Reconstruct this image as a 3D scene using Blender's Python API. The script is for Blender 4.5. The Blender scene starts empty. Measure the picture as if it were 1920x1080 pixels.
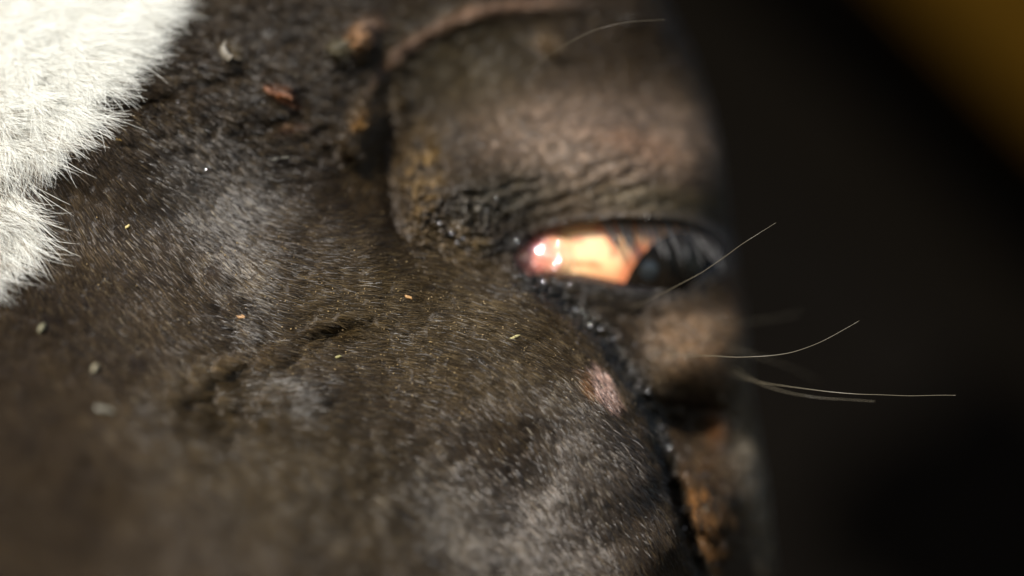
import bpy, math
import numpy as np
from mathutils import Vector

C = bpy.context.scene.collection
sc = bpy.context.scene
rng = np.random.default_rng(7)

# ------------------------------------------------------------ camera, sky, sun, exposure
D = 0.5                       # distance to the plane in focus (m)
K = 0.00011                   # metres per photograph pixel in that plane
cam_d = bpy.data.cameras.new('camera')
cam = bpy.data.objects.new('camera', cam_d); C.objects.link(cam)
cam.location = (0, -D, 0); cam.rotation_euler = (math.radians(90), 0, 0)
cam_d.sensor_width = 36.0
cam_d.lens = 36.0 * D / (1920 * K)
cam_d.clip_start = 0.02; cam_d.clip_end = 60
cam_d.dof.use_dof = True
cam_d.dof.focus_distance = D
cam_d.dof.aperture_fstop = 2.7
cam_d.dof.aperture_blades = 0
sc.camera = cam

SUN_TO = Vector((-0.38, -0.72, 0.58)).normalized()      # direction towards the sun
elev = math.asin(SUN_TO.z); az = math.atan2(SUN_TO.x, SUN_TO.y)
w = bpy.data.worlds.new('World'); sc.world = w; w.use_nodes = True
nt = w.node_tree; nt.nodes.clear()
sky = nt.nodes.new('ShaderNodeTexSky'); sky.sky_type = 'NISHITA'; sky.sun_disc = False
sky.sun_elevation = elev; sky.sun_rotation = az
bg = nt.nodes.new('ShaderNodeBackground'); bg.inputs['Strength'].default_value = 0.12
wo = nt.nodes.new('ShaderNodeOutputWorld')
nt.links.new(sky.outputs[0], bg.inputs[0]); nt.links.new(bg.outputs[0], wo.inputs[0])
sd = bpy.data.lights.new('sun', 'SUN'); sd.energy = 5.0; sd.angle = math.radians(0.53)
sd.color = (1.0, 0.965, 0.91)
so = bpy.data.objects.new('sun', sd); C.objects.link(so)
so.rotation_euler = (-SUN_TO).to_track_quat('-Z', 'Y').to_euler()
sc.view_settings.view_transform = 'Standard'; sc.view_settings.look = 'None'
sc.view_settings.exposure = 0.5; sc.view_settings.gamma = 1.0
sc.view_settings.use_curve_mapping = False
sc.render.engine = 'CYCLES'
sc.cycles.use_denoising = True
sc.cycles.max_bounces = 8
sc.cycles.diffuse_bounces = 3
sc.cycles.glossy_bounces = 3
sc.cycles.transmission_bounces = 6
sc.cycles.sample_clamp_indirect = 4.0
sc.cycles.sample_clamp_direct = 0.0
try:
    sc.cycles_curves.shape = 'RIBBONS'
except Exception:
    pass

# ------------------------------------------------------------ maths helpers
def world(px, py, dep):
    """photograph bearing (px, py) and depth behind the plane in focus (mm) -> metres"""
    y = np.asarray(dep, float) * 0.001
    s = K * (D + y) / D
    return np.stack([(np.asarray(px, float) - 960) * s, y + 0 * s, (540 - np.asarray(py, float)) * s], -1)

def _hash(ix, iy, seed):
    h = (ix.astype(np.int64) * 374761393 + iy.astype(np.int64) * 668265263 + seed * 974634777) & 0xffffffff
    h = ((h ^ (h >> 13)) * 1274126177) & 0xffffffff
    h = (h ^ (h >> 16)) & 0xffffffff
    return h
def noise(x, y, seed=0):
    x = np.asarray(x, float); y = np.asarray(y, float)
    ix = np.floor(x); iy = np.floor(y); fx = x - ix; fy = y - iy
    u = fx * fx * fx * (fx * (fx * 6 - 15) + 10); v = fy * fy * fy * (fy * (fy * 6 - 15) + 10)
    def g(ox, oy):
        a = _hash(ix + ox, iy + oy, seed) / 4294967296.0 * 2 * np.pi
        return np.cos(a) * (fx - ox) + np.sin(a) * (fy - oy)
    a = g(0, 0); b = g(1, 0); c = g(0, 1); d = g(1, 1)
    return ((a + (b - a) * u) * (1 - v) + (c + (d - c) * u) * v) * 1.45
def fbm(x, y, seed=0, o=4, gain=0.5):
    t = 0; a = 1; n = 0
    for i in range(o):
        t = t + a * noise(x * 2 ** i + 13.7 * i, y * 2 ** i - 7.1 * i, seed + i); n += a; a *= gain
    return t / n
def ridged(x, y, seed=0, o=3):
    t = 0; a = 1; n = 0
    for i in range(o):
        t = t + a * (1 - 2.2 * np.abs(noise(x * 2 ** i, y * 2 ** i, seed + i))); n += a; a *= 0.5
    return t / n
def sstep(a, b, x):
    t = np.clip((x - a) / (b - a), 0, 1); return t * t * (3 - 2 * t)
def segdist(px, py, pts):
    """distance to a polyline, and the sign of the side"""
    best = np.full(np.shape(px), 1e9); along = np.zeros(np.shape(px)); side = np.zeros(np.shape(px))
    L = 0
    tot = sum(math.dist(pts[i], pts[i + 1]) for i in range(len(pts) - 1))
    for i in range(len(pts) - 1):
        (x0, y0), (x1, y1) = pts[i], pts[i + 1]
        dx, dy = x1 - x0, y1 - y0; l2 = dx * dx + dy * dy; l = math.sqrt(l2)
        t = np.clip(((px - x0) * dx + (py - y0) * dy) / l2, 0, 1)
        d = np.hypot(px - x0 - t * dx, py - y0 - t * dy)
        m = d < best
        best = np.where(m, d, best); along = np.where(m, (L + t * l) / tot, along)
        side = np.where(m, np.sign((px - x0) * dy - (py - y0) * dx), side)
        L += l
    return best, along, side
def smooth_poly(pts, n=3):
    for _ in range(n):
        q = [pts[0]]
        for i in range(len(pts) - 1):
            (a, b), (c, d) = pts[i], pts[i + 1]
            q += [(a * .75 + c * .25, b * .75 + d * .25), (a * .25 + c * .75, b * .25 + d * .75)]
        pts = q + [pts[-1]]
    return pts
def polydist(px, py, poly):
    """signed distance to a closed polygon, positive inside"""
    p = list(poly) + [poly[0]]
    d, _, _ = segdist(px, py, p)
    ins = np.zeros(np.shape(px), bool)
    for i in range(len(poly)):
        (x0, y0), (x1, y1) = p[i], p[i + 1]
        if y0 == y1: continue
        c = ((y0 > py) != (y1 > py)) & (px < (x1 - x0) * (py - y0) / (y1 - y0) + x0)
        ins ^= c
    return np.where(ins, d, -d)
def blob(px, py, cx, cy, rx, ry, ang=0, p=2.0):
    a = math.radians(ang); x = px - cx; y = py - cy
    u = (x * math.cos(a) + y * math.sin(a)) / rx; v = (-x * math.sin(a) + y * math.cos(a)) / ry
    return np.exp(-((u * u + v * v) ** (p / 2)))

# ------------------------------------------------------------ the form of the head
CTRL = [  # bearing x, y, depth (mm, + is farther)
 (0,0,28),(200,50,20),(250,0,28),(0,150,14),(0,300,3),(0,420,0),(150,300,2),(130,440,0),(0,520,-8),
 (0,600,-17),(0,700,-33),(0,900,-64),(0,1080,-95),(300,490,0),(300,700,-18),(300,900,-48),(300,1080,-78),
 (450,560,0),(450,760,-14),(550,800,-20),(600,1000,-42),(600,1080,-52),(620,600,0),(750,700,-4),(780,570,2),
 (800,850,-14),(850,1000,-22),(1000,900,-7),(1000,1080,-18),(950,620,0),(1120,740,1),(1150,1000,-5),(1200,1080,-5),
 (1200,880,1),(1250,1010,1),(700,450,8),(400,350,11),(300,200,11),(450,100,23),(550,160,24),(520,350,13),
 (670,80,36),(640,250,26),(735,300,33),(740,420,17),(850,440,19),(870,350,22),(900,500,16),(945,480,25),(1000,480,30),(1000,540,15),
 (1060,580,17),(1130,620,20),(1170,690,20),(1230,800,20),(1270,900,20),(1310,1040,18),
 (1000,250,36),(1200,280,43),(1320,300,47),(1100,150,47),(1030,80,50),(850,150,43),(900,10,46),(1200,30,58),(1250,100,60),
 (1100,400,29.5),(1200,385,31),(1270,400,37),(1340,430,46),(1100,540,28),(1220,560,34),(1330,560,44),(1380,600,46),
 (1290,680,31),(1350,720,38),(1280,800,36),(1360,900,34),(1420,1000,45),(1400,830,45),
 (-350,100,45),(-350,450,18),(-350,900,-50),(-700,100,95),(-700,500,75),(-700,1000,30),(-1000,500,170),(-1000,1100,120),(-1000,-100,190),
 (0,1500,-150),(600,1500,-110),(1200,1500,-40),(-500,1500,-60),(1500,1500,40),(0,-350,58),(600,-350,75),(1200,-350,95),(-700,-350,120)]
CT = np.array(CTRL, float)
def _tps(r2):
    return 0.5 * r2 * np.log(r2 + 1e-9)
def _fit():
    P = CT[:, :2] / 500.0; n = len(P)
    r2 = ((P[:, None] - P[None]) ** 2).sum(-1)
    A = np.zeros((n + 3, n + 3)); A[:n, :n] = _tps(r2) + np.eye(n) * 0.0015
    A[:n, n] = 1; A[:n, n + 1:] = P; A[n, :n] = 1; A[n + 1:, :n] = P.T
    b = np.zeros(n + 3); b[:n] = CT[:, 2]
    return P, np.linalg.solve(A, b)
_P, _W = _fit()
def rbf(px, py):
    sh = np.shape(px); x = np.ravel(px) / 500.0; y = np.ravel(py) / 500.0
    out = _W[-3] + _W[-2] * x + _W[-1] * y
    for i in range(len(_P)):
        out += _W[i] * _tps((x - _P[i, 0]) ** 2 + (y - _P[i, 1]) ** 2)
    return out.reshape(sh)

EDGE = np.array([(-700,1050),(-500,1110),(-300,1170),(-100,1222),(0,1250),(92,1298),(200,1335),(275,1353),(350,1362),(420,1370),(480,1382),
                 (560,1396),(640,1405),(720,1408),(780,1418),(900,1438),(1000,1448),(1080,1458),(1300,1480),(1600,1490),(1900,1480)], float)
def edge(py):
    return np.interp(py, EDGE[:, 0], EDGE[:, 1])

EYE = [(968,486),(980,470),(1000,450),(1030,434),(1080,424),(1150,419),(1230,420),(1290,428),(1330,446),(1350,466),
       (1340,490),(1305,514),(1250,532),(1200,536),(1150,526),(1090,514),(1040,510),(1000,507),(978,498)]
TEAR = smooth_poly([(985,520),(1040,560),(1090,595),(1130,632),(1165,680),(1200,735),(1232,800),(1250,870),(1275,950),(1305,1040),(1335,1130)])
CREASE = smooth_poly([(700,120),(722,190),(728,260),(730,330),(740,400),(765,440),(810,465)])
ARC = smooth_poly([(640,300),(660,230),(690,165),(740,105),(800,62),(880,25),(960,10),(1060,5),(1160,20),(1250,70),(1300,120)])
FOLDS = [  # polyline, width, amplitude (+ = groove), jitter
 (smooth_poly([(930,420),(990,392),(1050,372),(1120,345),(1200,322),(1270,318)]), 9, 1.9),
 (smooth_poly([(900,405),(960,375),(1020,352),(1090,330),(1150,300),(1220,290)]), 8, 1.3),
 (smooth_poly([(960,432),(1020,405),(1100,382),(1160,360),(1230,345),(1320,350)]), 7, 1.2),
 (smooth_poly([(1000,415),(1080,398),(1180,385),(1280,380),(1340,395)]), 6, 1.0),
 (smooth_poly([(860,395),(900,365),(960,345),(1030,330)]), 7, 1.4),
 (smooth_poly([(200,205),(260,190),(330,170),(400,150),(450,130)]), 10, 4.6),
 (smooth_poly([(215,262),(245,272),(290,292)]), 7, 2.2),
 (smooth_poly([(450,240),(510,228),(570,205)]), 11, 3.8),
 (smooth_poly([(600,20),(560,60),(500,90),(470,130)]), 12, 1.8),
 (smooth_poly([(440,668),(470,650),(510,632)]), 12, 1.2),
 (smooth_poly([(560,648),(600,630),(645,618),(690,603)]), 9, 2.6),
 (smooth_poly([(560,625),(610,603),(660,596),(700,600)]), 8, -1.6),
 (smooth_poly([(310,738),(350,710),(410,683),(470,672),(540,668)]), 20, -1.9),
 (smooth_poly([(350,770),(420,790),(480,800),(560,790)]), 24, 1.2),
 (smooth_poly([(340,735),(420,755),(500,765),(590,750)]), 14, -1.8),
 (smooth_poly([(345,500),(380,550),(420,600),(440,640)]), 14, 1.6),
 (smooth_poly([(380,480),(430,560),(470,610)]), 12, -1.2),
 (smooth_poly([(790,470),(850,490),(900,505),(960,515)]), 7, 1.8),
 (smooth_poly([(830,440),(880,470),(940,480)]), 6, 2.0),
 (smooth_poly([(1210,765),(1250,780),(1300,785),(1345,765)]), 24, 9.0),
 (smooth_poly([(1225,830),(1260,900),(1285,980),(1320,1080)]), 14, 7.0),
 (smooth_poly([(985,545),(1060,560),(1160,590),(1260,600),(1350,580)]), 10, 1.2),
]
def depth(px, py, fine=True):
    px = np.asarray(px, float); py = np.asarray(py, float)
    n1 = fbm(px / 70, py / 70, 3); n2 = fbm(px / 70, py / 70, 11)
    qx = px + 14 * n1; qy = py + 14 * n2                 # warped coordinates keep folds from being ruler-clean
    z = rbf(px, py)
    # rounding away at the side of the head
    e = edge(py); wd = 75.0
    t = np.clip((px - (e - wd)) / wd, 0, 1)
    z = z + 15 * (1 - np.sqrt(np.clip(1 - t * t, 0, 1)))
    inside = 1 - sstep(0.6, 1.0, t)
    # brow crease, arc of the socket, tear groove
    d, a, s = segdist(qx, qy, CREASE)
    z = z + 4.0 * np.exp(-(d / 19) ** 2) * np.sin(np.clip(a * 1.1, 0.12, 1) * np.pi * .93 )
    d, a, s = segdist(qx, qy, ARC)
    z = z - 2.2 * np.exp(-(d / 16) ** 2) * sstep(0, .1, a) * (1 - sstep(.75, 1, a))
    z = z + 1.5 * blob(px, py, 890, 130, 120, 70, -20)
    d, a, s = segdist(qx, qy, TEAR)
    z = z + (2.6 + 5 * sstep(.35, .8, a)) * np.exp(-(d / (15 + 6 * a)) ** 2) * sstep(0, .12, a)
    z = z - 3.0 * np.exp(-((d - 26) / 14) ** 2) * (s > 0) * sstep(.4, .7, a) * 0.5
    for i, (pl, wdt, amp) in enumerate(FOLDS):
        d, a, s = segdist(qx, qy, pl)
        z = z + amp * (.75 + .9 * noise(px / 38 + i * 3.3, py / 30, 300 + i)) * np.exp(-(d / wdt) ** 2) * np.sin(np.clip(a * .9 + .05, 0, 1) * np.pi) ** .6
    # bulges
    z = z - 7 * blob(px, py, 1150, 270, 190, 90, 4)
    z = z - 6 * blob(px, py, 1300, 670, 90, 85, 0)
    z = z - 8 * blob(px, py, 672, 72, 34, 38, 20) - 5 * blob(qx, qy, 622, 95, 20, 22)
    z = z - 7 * blob(qx, qy, 688, 228, 30, 44, 25) - 5 * blob(qx, qy, 652, 282, 22, 26)
    z = z - 4 * blob(qx, qy, 1028, 82, 34, 22, 25) 
    z = z - 3.5 * blob(qx, qy, 515, 170, 34, 16, 40) - 3 * blob(qx, qy, 424, 98, 15, 26, -20)
    z = z - 2 * blob(qx, qy, 905, 465, 18, 16)
    z = z - 3 * blob(qx, qy, 790, 400, 30, 60, -15)
    z = z - 2.6 * blob(px, py, 778, 350, 40, 120, -8, 3) * (ridged(qx / 34, qy / 26, 177, 3) + .8 * noise(px / 12, py / 12, 178))
    z = z - 4 * blob(qx, qy, 1330, 950, 32, 90, -15)
    z = z + 1.2 * blob(qx, qy, 1380, 830, 16, 110, -6)
    # lids: rim then opening
    pd = polydist(px, py, EYE)
    z = z - 1.7 * np.exp(-((pd + 13) / 12) ** 2) * (1 - .5 * sstep(1150, 1300, px) * (py > 480))
    open_ = sstep(-1, 9, pd)
    z = z * (1 - open_) + (z + 15) * open_
    # irregular surface
    z = z + 1.1 * fbm(px / 120, py / 120, 21, 3) * inside
    ul = blob(px, py, 480, 120, 260, 200, 0, 4)
    z = z - 2.6 * ul * ridged(qx / 52, qy / 30, 31, 4)
    z = z - 1.3 * ul * noise(px / 15, py / 13, 33)
    if fine:
        can = blob(px, py, 890, 415, 125, 80, 10, 4) * (1 - open_)
        z = z - 2.8 * can * ridged(qx / 32, qy / 22, 41, 3)
        z = z - 1.8 * can * noise(px / 10, py / 10, 45)
        d, a, s = segdist(px, py, TEAR)
        tr = np.exp(-(d / (42 - 22 * a)) ** 2)
        z = z - 1.7 * tr * noise(px / 10, py / 10, 43) - 1.6 * tr * ridged(px / 20, py / 20, 47, 2)
        low = blob(px, py, 1330, 930, 60, 150, -12, 4)
        z = z - 2.0 * low * fbm(px / 26, py / 26, 51, 3) * inside
        z = z - 0.5 * blob(px, py, 1110, 290, 220, 120, 0, 4) * ridged(px / 34, py / 34, 53, 3)
        z = z - 0.35 * noise(px / 13, py / 13, 57) * inside
        z = z - 0.2 * blob(px, py, 450, 640, 190, 160, 0, 4) * ridged(qx / 40, qy / 24, 59, 3)
    return z

_direct_depth = depth
_cache = {}
def depth(px, py, fine=True):
    """the same form, read from a 2 px table where the table reaches"""
    px = np.asarray(px, float); py = np.asarray(py, float)
    if fine not in _cache:
        gx = np.arange(-120, 1500, 2.0); gy = np.arange(-80, 1160, 2.0)
        _cache[fine] = _direct_depth(*np.meshgrid(gx, gy), fine=fine)
    G_ = _cache[fine]; h, w_ = G_.shape
    u = (px + 120) / 2; v = (py + 80) / 2
    ok = (u >= 0) & (v >= 0) & (u < w_ - 1.001) & (v < h - 1.001)
    uu = np.where(ok, u, 0); vv = np.where(ok, v, 0); i = uu.astype(int); j = vv.astype(int); fu = uu - i; fv = vv - j
    z = (G_[j, i] * (1 - fu) + G_[j, i + 1] * fu) * (1 - fv) + (G_[j + 1, i] * (1 - fu) + G_[j + 1, i + 1] * fu) * fv
    if not ok.all():
        bad = ~ok; z = np.array(z); z[bad] = _direct_depth(px[bad], py[bad], fine=fine)
    return z

# ------------------------------------------------------------ colour of skin and coat (albedo, with some light and shade painted in)
BLAZE = [(-1200,-900),(420,-900),(360,-100),(322,0),(300,60),(262,110),(232,140),(205,200),(190,250),(160,315),(118,338),(90,352),
         (112,380),(128,440),(120,480),(95,500),(60,520),(38,560),(10,545),(-60,600),(-150,900),(-250,1700),(-700,1700)]
BLAZE = BLAZE
def blaze_mask(px, py, jit=16):
    n = fbm(px / 42, py / 42, 61, 3)
    m = polydist(px + jit * n, py + jit * 1.2 * fbm(px / 36, py / 36, 67, 3), BLAZE)
    notch = segdist(px, py, [(-60,338),(20,350),(90,352)])[0]
    return sstep(-14, 8, m)
def mixc(c, col, wgt):
    wgt = np.clip(wgt, 0, 1)[..., None]
    return c * (1 - wgt) + np.array(col) * wgt
def colour(px, py):
    n = fbm(px / 90, py / 90, 71, 4); m = fbm(px / 22, py / 22, 79, 3); k = fbm(px / 180, py / 180, 83, 2)
    c = np.ones(np.shape(px) + (3,)) * np.array((0.040, 0.031, 0.022))
    c = mixc(c, (0.062, 0.049, 0.024), .75 * blob(px, py, 780, 610, 330, 120, 14, 3) + .3 * n)     # dusty band
    c = mixc(c, (0.052, 0.043, 0.026), .7 * blob(px, py, 560, 880, 330, 160, 20, 3))
    c = mixc(c, (0.075, 0.060, 0.035), .6 * blob(px, py, 420, 740, 120, 60, 10, 3))
    c = mixc(c, (0.045, 0.037, 0.033), .9 * blob(px, py, 1060, 960, 220, 160, 50, 3))
    c = mixc(c, (0.030, 0.027, 0.025), .8 * blob(px, py, 400, 330, 170, 150, 0, 3))
    c = mixc(c, (0.058, 0.053, 0.052), .85 * blob(px, py, 480, 110, 220, 130, 0, 3) * (.7 + 1.2 * m))
    c = mixc(c, (0.026, 0.021, 0.015), .6 * blob(px, py, 170, 560, 170, 130, 35, 3))  # shading of the left side painted darker into the coat
    c = mixc(c, (0.060, 0.052, 0.030), .85 * blob(px, py, 850, 130, 150, 110, 0, 3))
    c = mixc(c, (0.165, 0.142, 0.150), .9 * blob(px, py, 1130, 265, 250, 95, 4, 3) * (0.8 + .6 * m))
    c = mixc(c, (0.190, 0.130, 0.110), .6 * blob(px, py, 1160, 262, 60, 22, 10) + .5 * blob(px, py, 1230, 290, 40, 22))
    c = mixc(c, (0.090, 0.085, 0.072), .85 * blob(px, py, 1230, 375, 140, 30, 5, 3))
    c = mixc(c, (0.085, 0.092, 0.100), .85 * blob(px, py, 930, 375, 100, 48, -15, 3) * (.75 + .9 * m))
    c = mixc(c, (0.170, 0.125, 0.055), .9 * blob(px, py, 785, 335, 38, 95, -6, 3) * (.55 + 1.5 * m))
    c = mixc(c, (0.110, 0.078, 0.035), .7 * blob(px, py, 690, 215, 40, 60, 20, 3) * (.8 + .8 * m))
    c = mixc(c, (0.060, 0.045, 0.024), .8 * blob(px, py, 680, 340, 50, 70, 0, 3))
    c = mixc(c, (0.42, 0.26, 0.15), .9 * blob(px, py, 668, 74, 24, 30, 20, 3)); c = mixc(c, (0.30, 0.22, 0.20), .8 * blob(px, py, 690, 50, 26, 18, 0, 3))
    c = mixc(c, (0.26, 0.27, 0.22), .8 * blob(px, py, 626, 92, 15, 18, 0, 3))
    c = mixc(c, (0.36, 0.22, 0.08), .8 * blob(px, py, 672, 232, 12, 22, 30, 3))
    d, a, s = segdist(px + 8 * m, py + 8 * n, ARC)
    c = mixc(c, (0.24, 0.165, 0.14), .9 * np.exp(-(d / 12) ** 2) * sstep(.12, .3, a) * (1 - sstep(.55, .75, a)))
    c = mixc(c, (0.20, 0.165, 0.135), .9 * blob(px + 6 * m, py, 1025, 86, 30, 18, 30, 3))
    c = mixc(c, (0.30, 0.11, 0.035), .9 * blob(px, py + 8 * m, 520, 178, 26, 10, 38, 3)); c = mixc(c, (0.20, 0.12, 0.10), .8 * blob(px, py, 535, 240, 22, 7, -20, 3))
    c = mixc(c, (0.16, 0.14, 0.10), .7 * blob(px, py, 424, 96, 12, 22, -20, 3))
    # canthus crust, lower lid, lump under the eye
    c = mixc(c, (0.170, 0.140, 0.095), .8 * blob(px, py, 855, 460, 85, 42, 22, 3) * (.7 + 1.1 * m))
    c = mixc(c, (0.150, 0.130, 0.085), .8 * blob(px, py, 905, 463, 16, 13, 0, 3))
    c = mixc(c, (0.028, 0.026, 0.026), .9 * blob(px, py, 1170, 560, 190, 30, 6, 3))
    c = mixc(c, (0.060, 0.048, 0.042), .8 * blob(px, py, 1260, 620, 130, 55, 0, 3))
    c = mixc(c, (0.125, 0.090, 0.068), .8 * blob(px, py, 1310, 650, 90, 60, 20, 3) * (.8 + .8 * m))
    c = mixc(c, (0.120, 0.085, 0.066), .7 * blob(px, py, 1375, 560, 25, 90, -6, 3))
    c = mixc(c, (0.035, 0.030, 0.028), .7 * blob(px, py, 1260, 740, 70, 30, 10, 3))
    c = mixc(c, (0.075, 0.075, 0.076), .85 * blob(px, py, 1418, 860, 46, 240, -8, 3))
    c = mixc(c, (0.085, 0.055, 0.034), .8 * blob(px, py, 1310, 890, 55, 90, -15, 3) * (.6 + 1.2 * m))
    c = mixc(c, (0.300, 0.170, 0.080), 1.0 * sstep(.0, .35, blob(px, py, 1318, 975, 26, 62, -18, 3) * (.55 + 1.9 * m)))
    c = mixc(c, (0.240, 0.145, 0.075), .8 * sstep(.1, .5, blob(px, py, 1352, 950, 14, 40, -20, 3) * (.6 + 1.6 * m)))
    c = mixc(c, (0.24, 0.12, 0.06), .7 * blob(px, py, 1335, 800, 16, 26, 10, 3))
    d, a, s = segdist(px + 10 * m, py + 10 * n, TEAR)
    c = mixc(c, (0.030, 0.031, 0.034), .95 * np.exp(-(d / (27 - 12 * a)) ** 4))
    c = mixc(c, (0.52, 0.40, 0.46), 1.0 * sstep(.25, .6, blob(px, py, 1126, 722, 22, 58, -32, 3) * (.85 + 1.1 * m)))
    c = mixc(c, (0.13, 0.105, 0.070), .55 * np.exp(-(segdist(px, py, [(312, 738), (350, 706), (410, 682), (480, 668)])[0] / 13) ** 2) * (.7 + m))  # lit crest of the cheek fold painted as a paler tan
    c = mixc(c, (0.20, 0.10, 0.045), .7 * blob(px, py, 1092, 712, 14, 26, -30, 3))
    pd = polydist(px, py, EYE)
    c = mixc(c, (0.010, 0.009, 0.009), sstep(-16, -4, pd))
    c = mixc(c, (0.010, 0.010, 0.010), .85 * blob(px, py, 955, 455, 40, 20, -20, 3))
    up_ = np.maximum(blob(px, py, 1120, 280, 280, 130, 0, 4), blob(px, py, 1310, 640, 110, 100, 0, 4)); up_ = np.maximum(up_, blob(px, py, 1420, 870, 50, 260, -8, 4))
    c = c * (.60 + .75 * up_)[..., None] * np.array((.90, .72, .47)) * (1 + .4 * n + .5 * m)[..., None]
    return np.clip(c, 0.004, .8)
def bare(px, py):
    """1 where skin is naked or nearly so"""
    b = blob(px, py, 900, 420, 125, 70, 15, 4)
    dd, aa, _ = segdist(px, py, TEAR); b = np.maximum(b, np.exp(-(dd / (30 - 14 * aa)) ** 4))
    pd = polydist(px, py, EYE)
    b = np.maximum(b, sstep(-42, -20, pd))
    b = np.maximum(b, .9 * blob(px, py, 1126, 722, 20, 56, -32, 4))
    b = np.maximum(b, .8 * blob(px, py, 1150, 390, 190, 30, 4, 4))
    b = np.maximum(b, .85 * blob(px, py, 778, 350, 34, 110, -8, 4)); b = np.maximum(b, .7 * blob(px, py, 675, 90, 40, 45, 0, 4)); b = np.maximum(b, .7 * blob(px, py, 680, 235, 35, 55, 20, 4))
    dd, aa, _ = segdist(px, py, ARC); b = np.maximum(b, .75 * np.exp(-(dd / 13) ** 2) * (aa > .1) * (aa < .7))
    return np.clip(b, 0, 1)
def wetness(px, py):
    b = .8 * blob(px, py, 890, 420, 110, 60, 15, 4)
    b = np.maximum(b, np.exp(-(segdist(px, py, TEAR)[0] / 26) ** 4))
    pd = polydist(px, py, EYE)
    b = np.maximum(b, sstep(-24, -6, pd))
    b = np.maximum(b, .6 * blob(px, py, 400, 150, 200, 120, 0, 4) * sstep(0, .4, fbm(px / 30, py / 30, 91, 2)))
    return np.clip(b, 0, 1)

# ------------------------------------------------------------ materials
def principled(name, **kw):
    m = bpy.data.materials.new(name); m.use_nodes = True
    b = m.node_tree.nodes['Principled BSDF']
    for k, v in kw.items():
        b.inputs[k.replace('_', ' ')].default_value = v
    return m, m.node_tree, b
def attr(nt, name):
    n = nt.nodes.new('ShaderNodeAttribute'); n.attribute_name = name; return n
def bumpnode(nt, b, height, dist, strength=1.0):
    n = nt.nodes.new('ShaderNodeBump'); n.inputs['Distance'].default_value = dist; n.inputs['Strength'].default_value = strength
    nt.links.new(height, n.inputs['Height']); nt.links.new(n.outputs[0], b.inputs['Normal']); return n
def coordnoise(nt, scale, detail=4):
    tc = nt.nodes.new('ShaderNodeTexCoord'); n = nt.nodes.new('ShaderNodeTexNoise')
    n.inputs['Scale'].default_value = scale; n.inputs['Detail'].default_value = detail
    nt.links.new(tc.outputs['Object'], n.inputs['Vector']); return n

M_skin, nt, b = principled('skin', Roughness=.6)
a = attr(nt, 'col'); nt.links.new(a.outputs['Color'], b.inputs['Base Color'])
wt = attr(nt, 'wet')
mr = nt.nodes.new('ShaderNodeMapRange'); mr.inputs['To Min'].default_value = .62; mr.inputs['To Max'].default_value = .11
nt.links.new(wt.outputs['Fac'], mr.inputs['Value']); nt.links.new(mr.outputs[0], b.inputs['Roughness'])
nz = coordnoise(nt, 700, 4); bumpnode(nt, b, nz.outputs['Fac'], .0016, 1.0)
b.inputs['Subsurface Weight'].default_value = .05; b.inputs['Subsurface Radius'].default_value = (.004, .002, .001)

M_coat = bpy.data.materials.new('coat_hair'); M_coat.use_nodes = True
nt = M_coat.node_tree; nt.nodes.clear()
hb = nt.nodes.new('ShaderNodeBsdfHairPrincipled'); hb.model = 'CHIANG'; hb.parametrization = 'COLOR'
hb.inputs['Roughness'].default_value = .20; hb.inputs['Radial Roughness'].default_value = .35
hb.inputs['Coat'].default_value = .0; hb.inputs['IOR'].default_value = 1.6
hd = nt.nodes.new('ShaderNodeBsdfPrincipled'); hd.inputs['Roughness'].default_value = .36
mx = nt.nodes.new('ShaderNodeMixShader')
ot = nt.nodes.new('ShaderNodeOutputMaterial'); a = attr(nt, 'col')
ga = attr(nt, 'gloss')
for sock, lo, hi in ((hb.inputs['Roughness'], .40, .12), (hd.inputs['Roughness'], .65, .30), (hd.inputs['Specular IOR Level'], .06, .7), (mx.inputs[0], .95, .25)):
    g_ = nt.nodes.new('ShaderNodeMapRange'); g_.inputs['To Min'].default_value = lo; g_.inputs['To Max'].default_value = hi
    nt.links.new(ga.outputs['Fac'], g_.inputs['Value']); nt.links.new(g_.outputs[0], sock)
nt.links.new(a.outputs['Color'], hb.inputs['Color']); nt.links.new(a.outputs['Color'], hd.inputs['Base Color'])
nt.links.new(hb.outputs[0], mx.inputs[1]); nt.links.new(hd.outputs[0], mx.inputs[2]); nt.links.new(mx.outputs[0], ot.inputs[0])

M_white, nt, b = principled('white_hair', Roughness=.4)
a = attr(nt, 'col'); nt.links.new(a.outputs['Color'], b.inputs['Base Color'])
tl = nt.nodes.new('ShaderNodeBsdfTranslucent'); nt.links.new(a.outputs['Color'], tl.inputs[0])
m2 = nt.nodes.new('ShaderNodeMixShader'); m2.inputs[0].default_value = .10
nt.links.new(b.outputs[0], m2.inputs[1]); nt.links.new(tl.outputs[0], m2.inputs[2]); nt.links.new(m2.outputs[0], nt.nodes['Material Output'].inputs[0])

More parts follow.
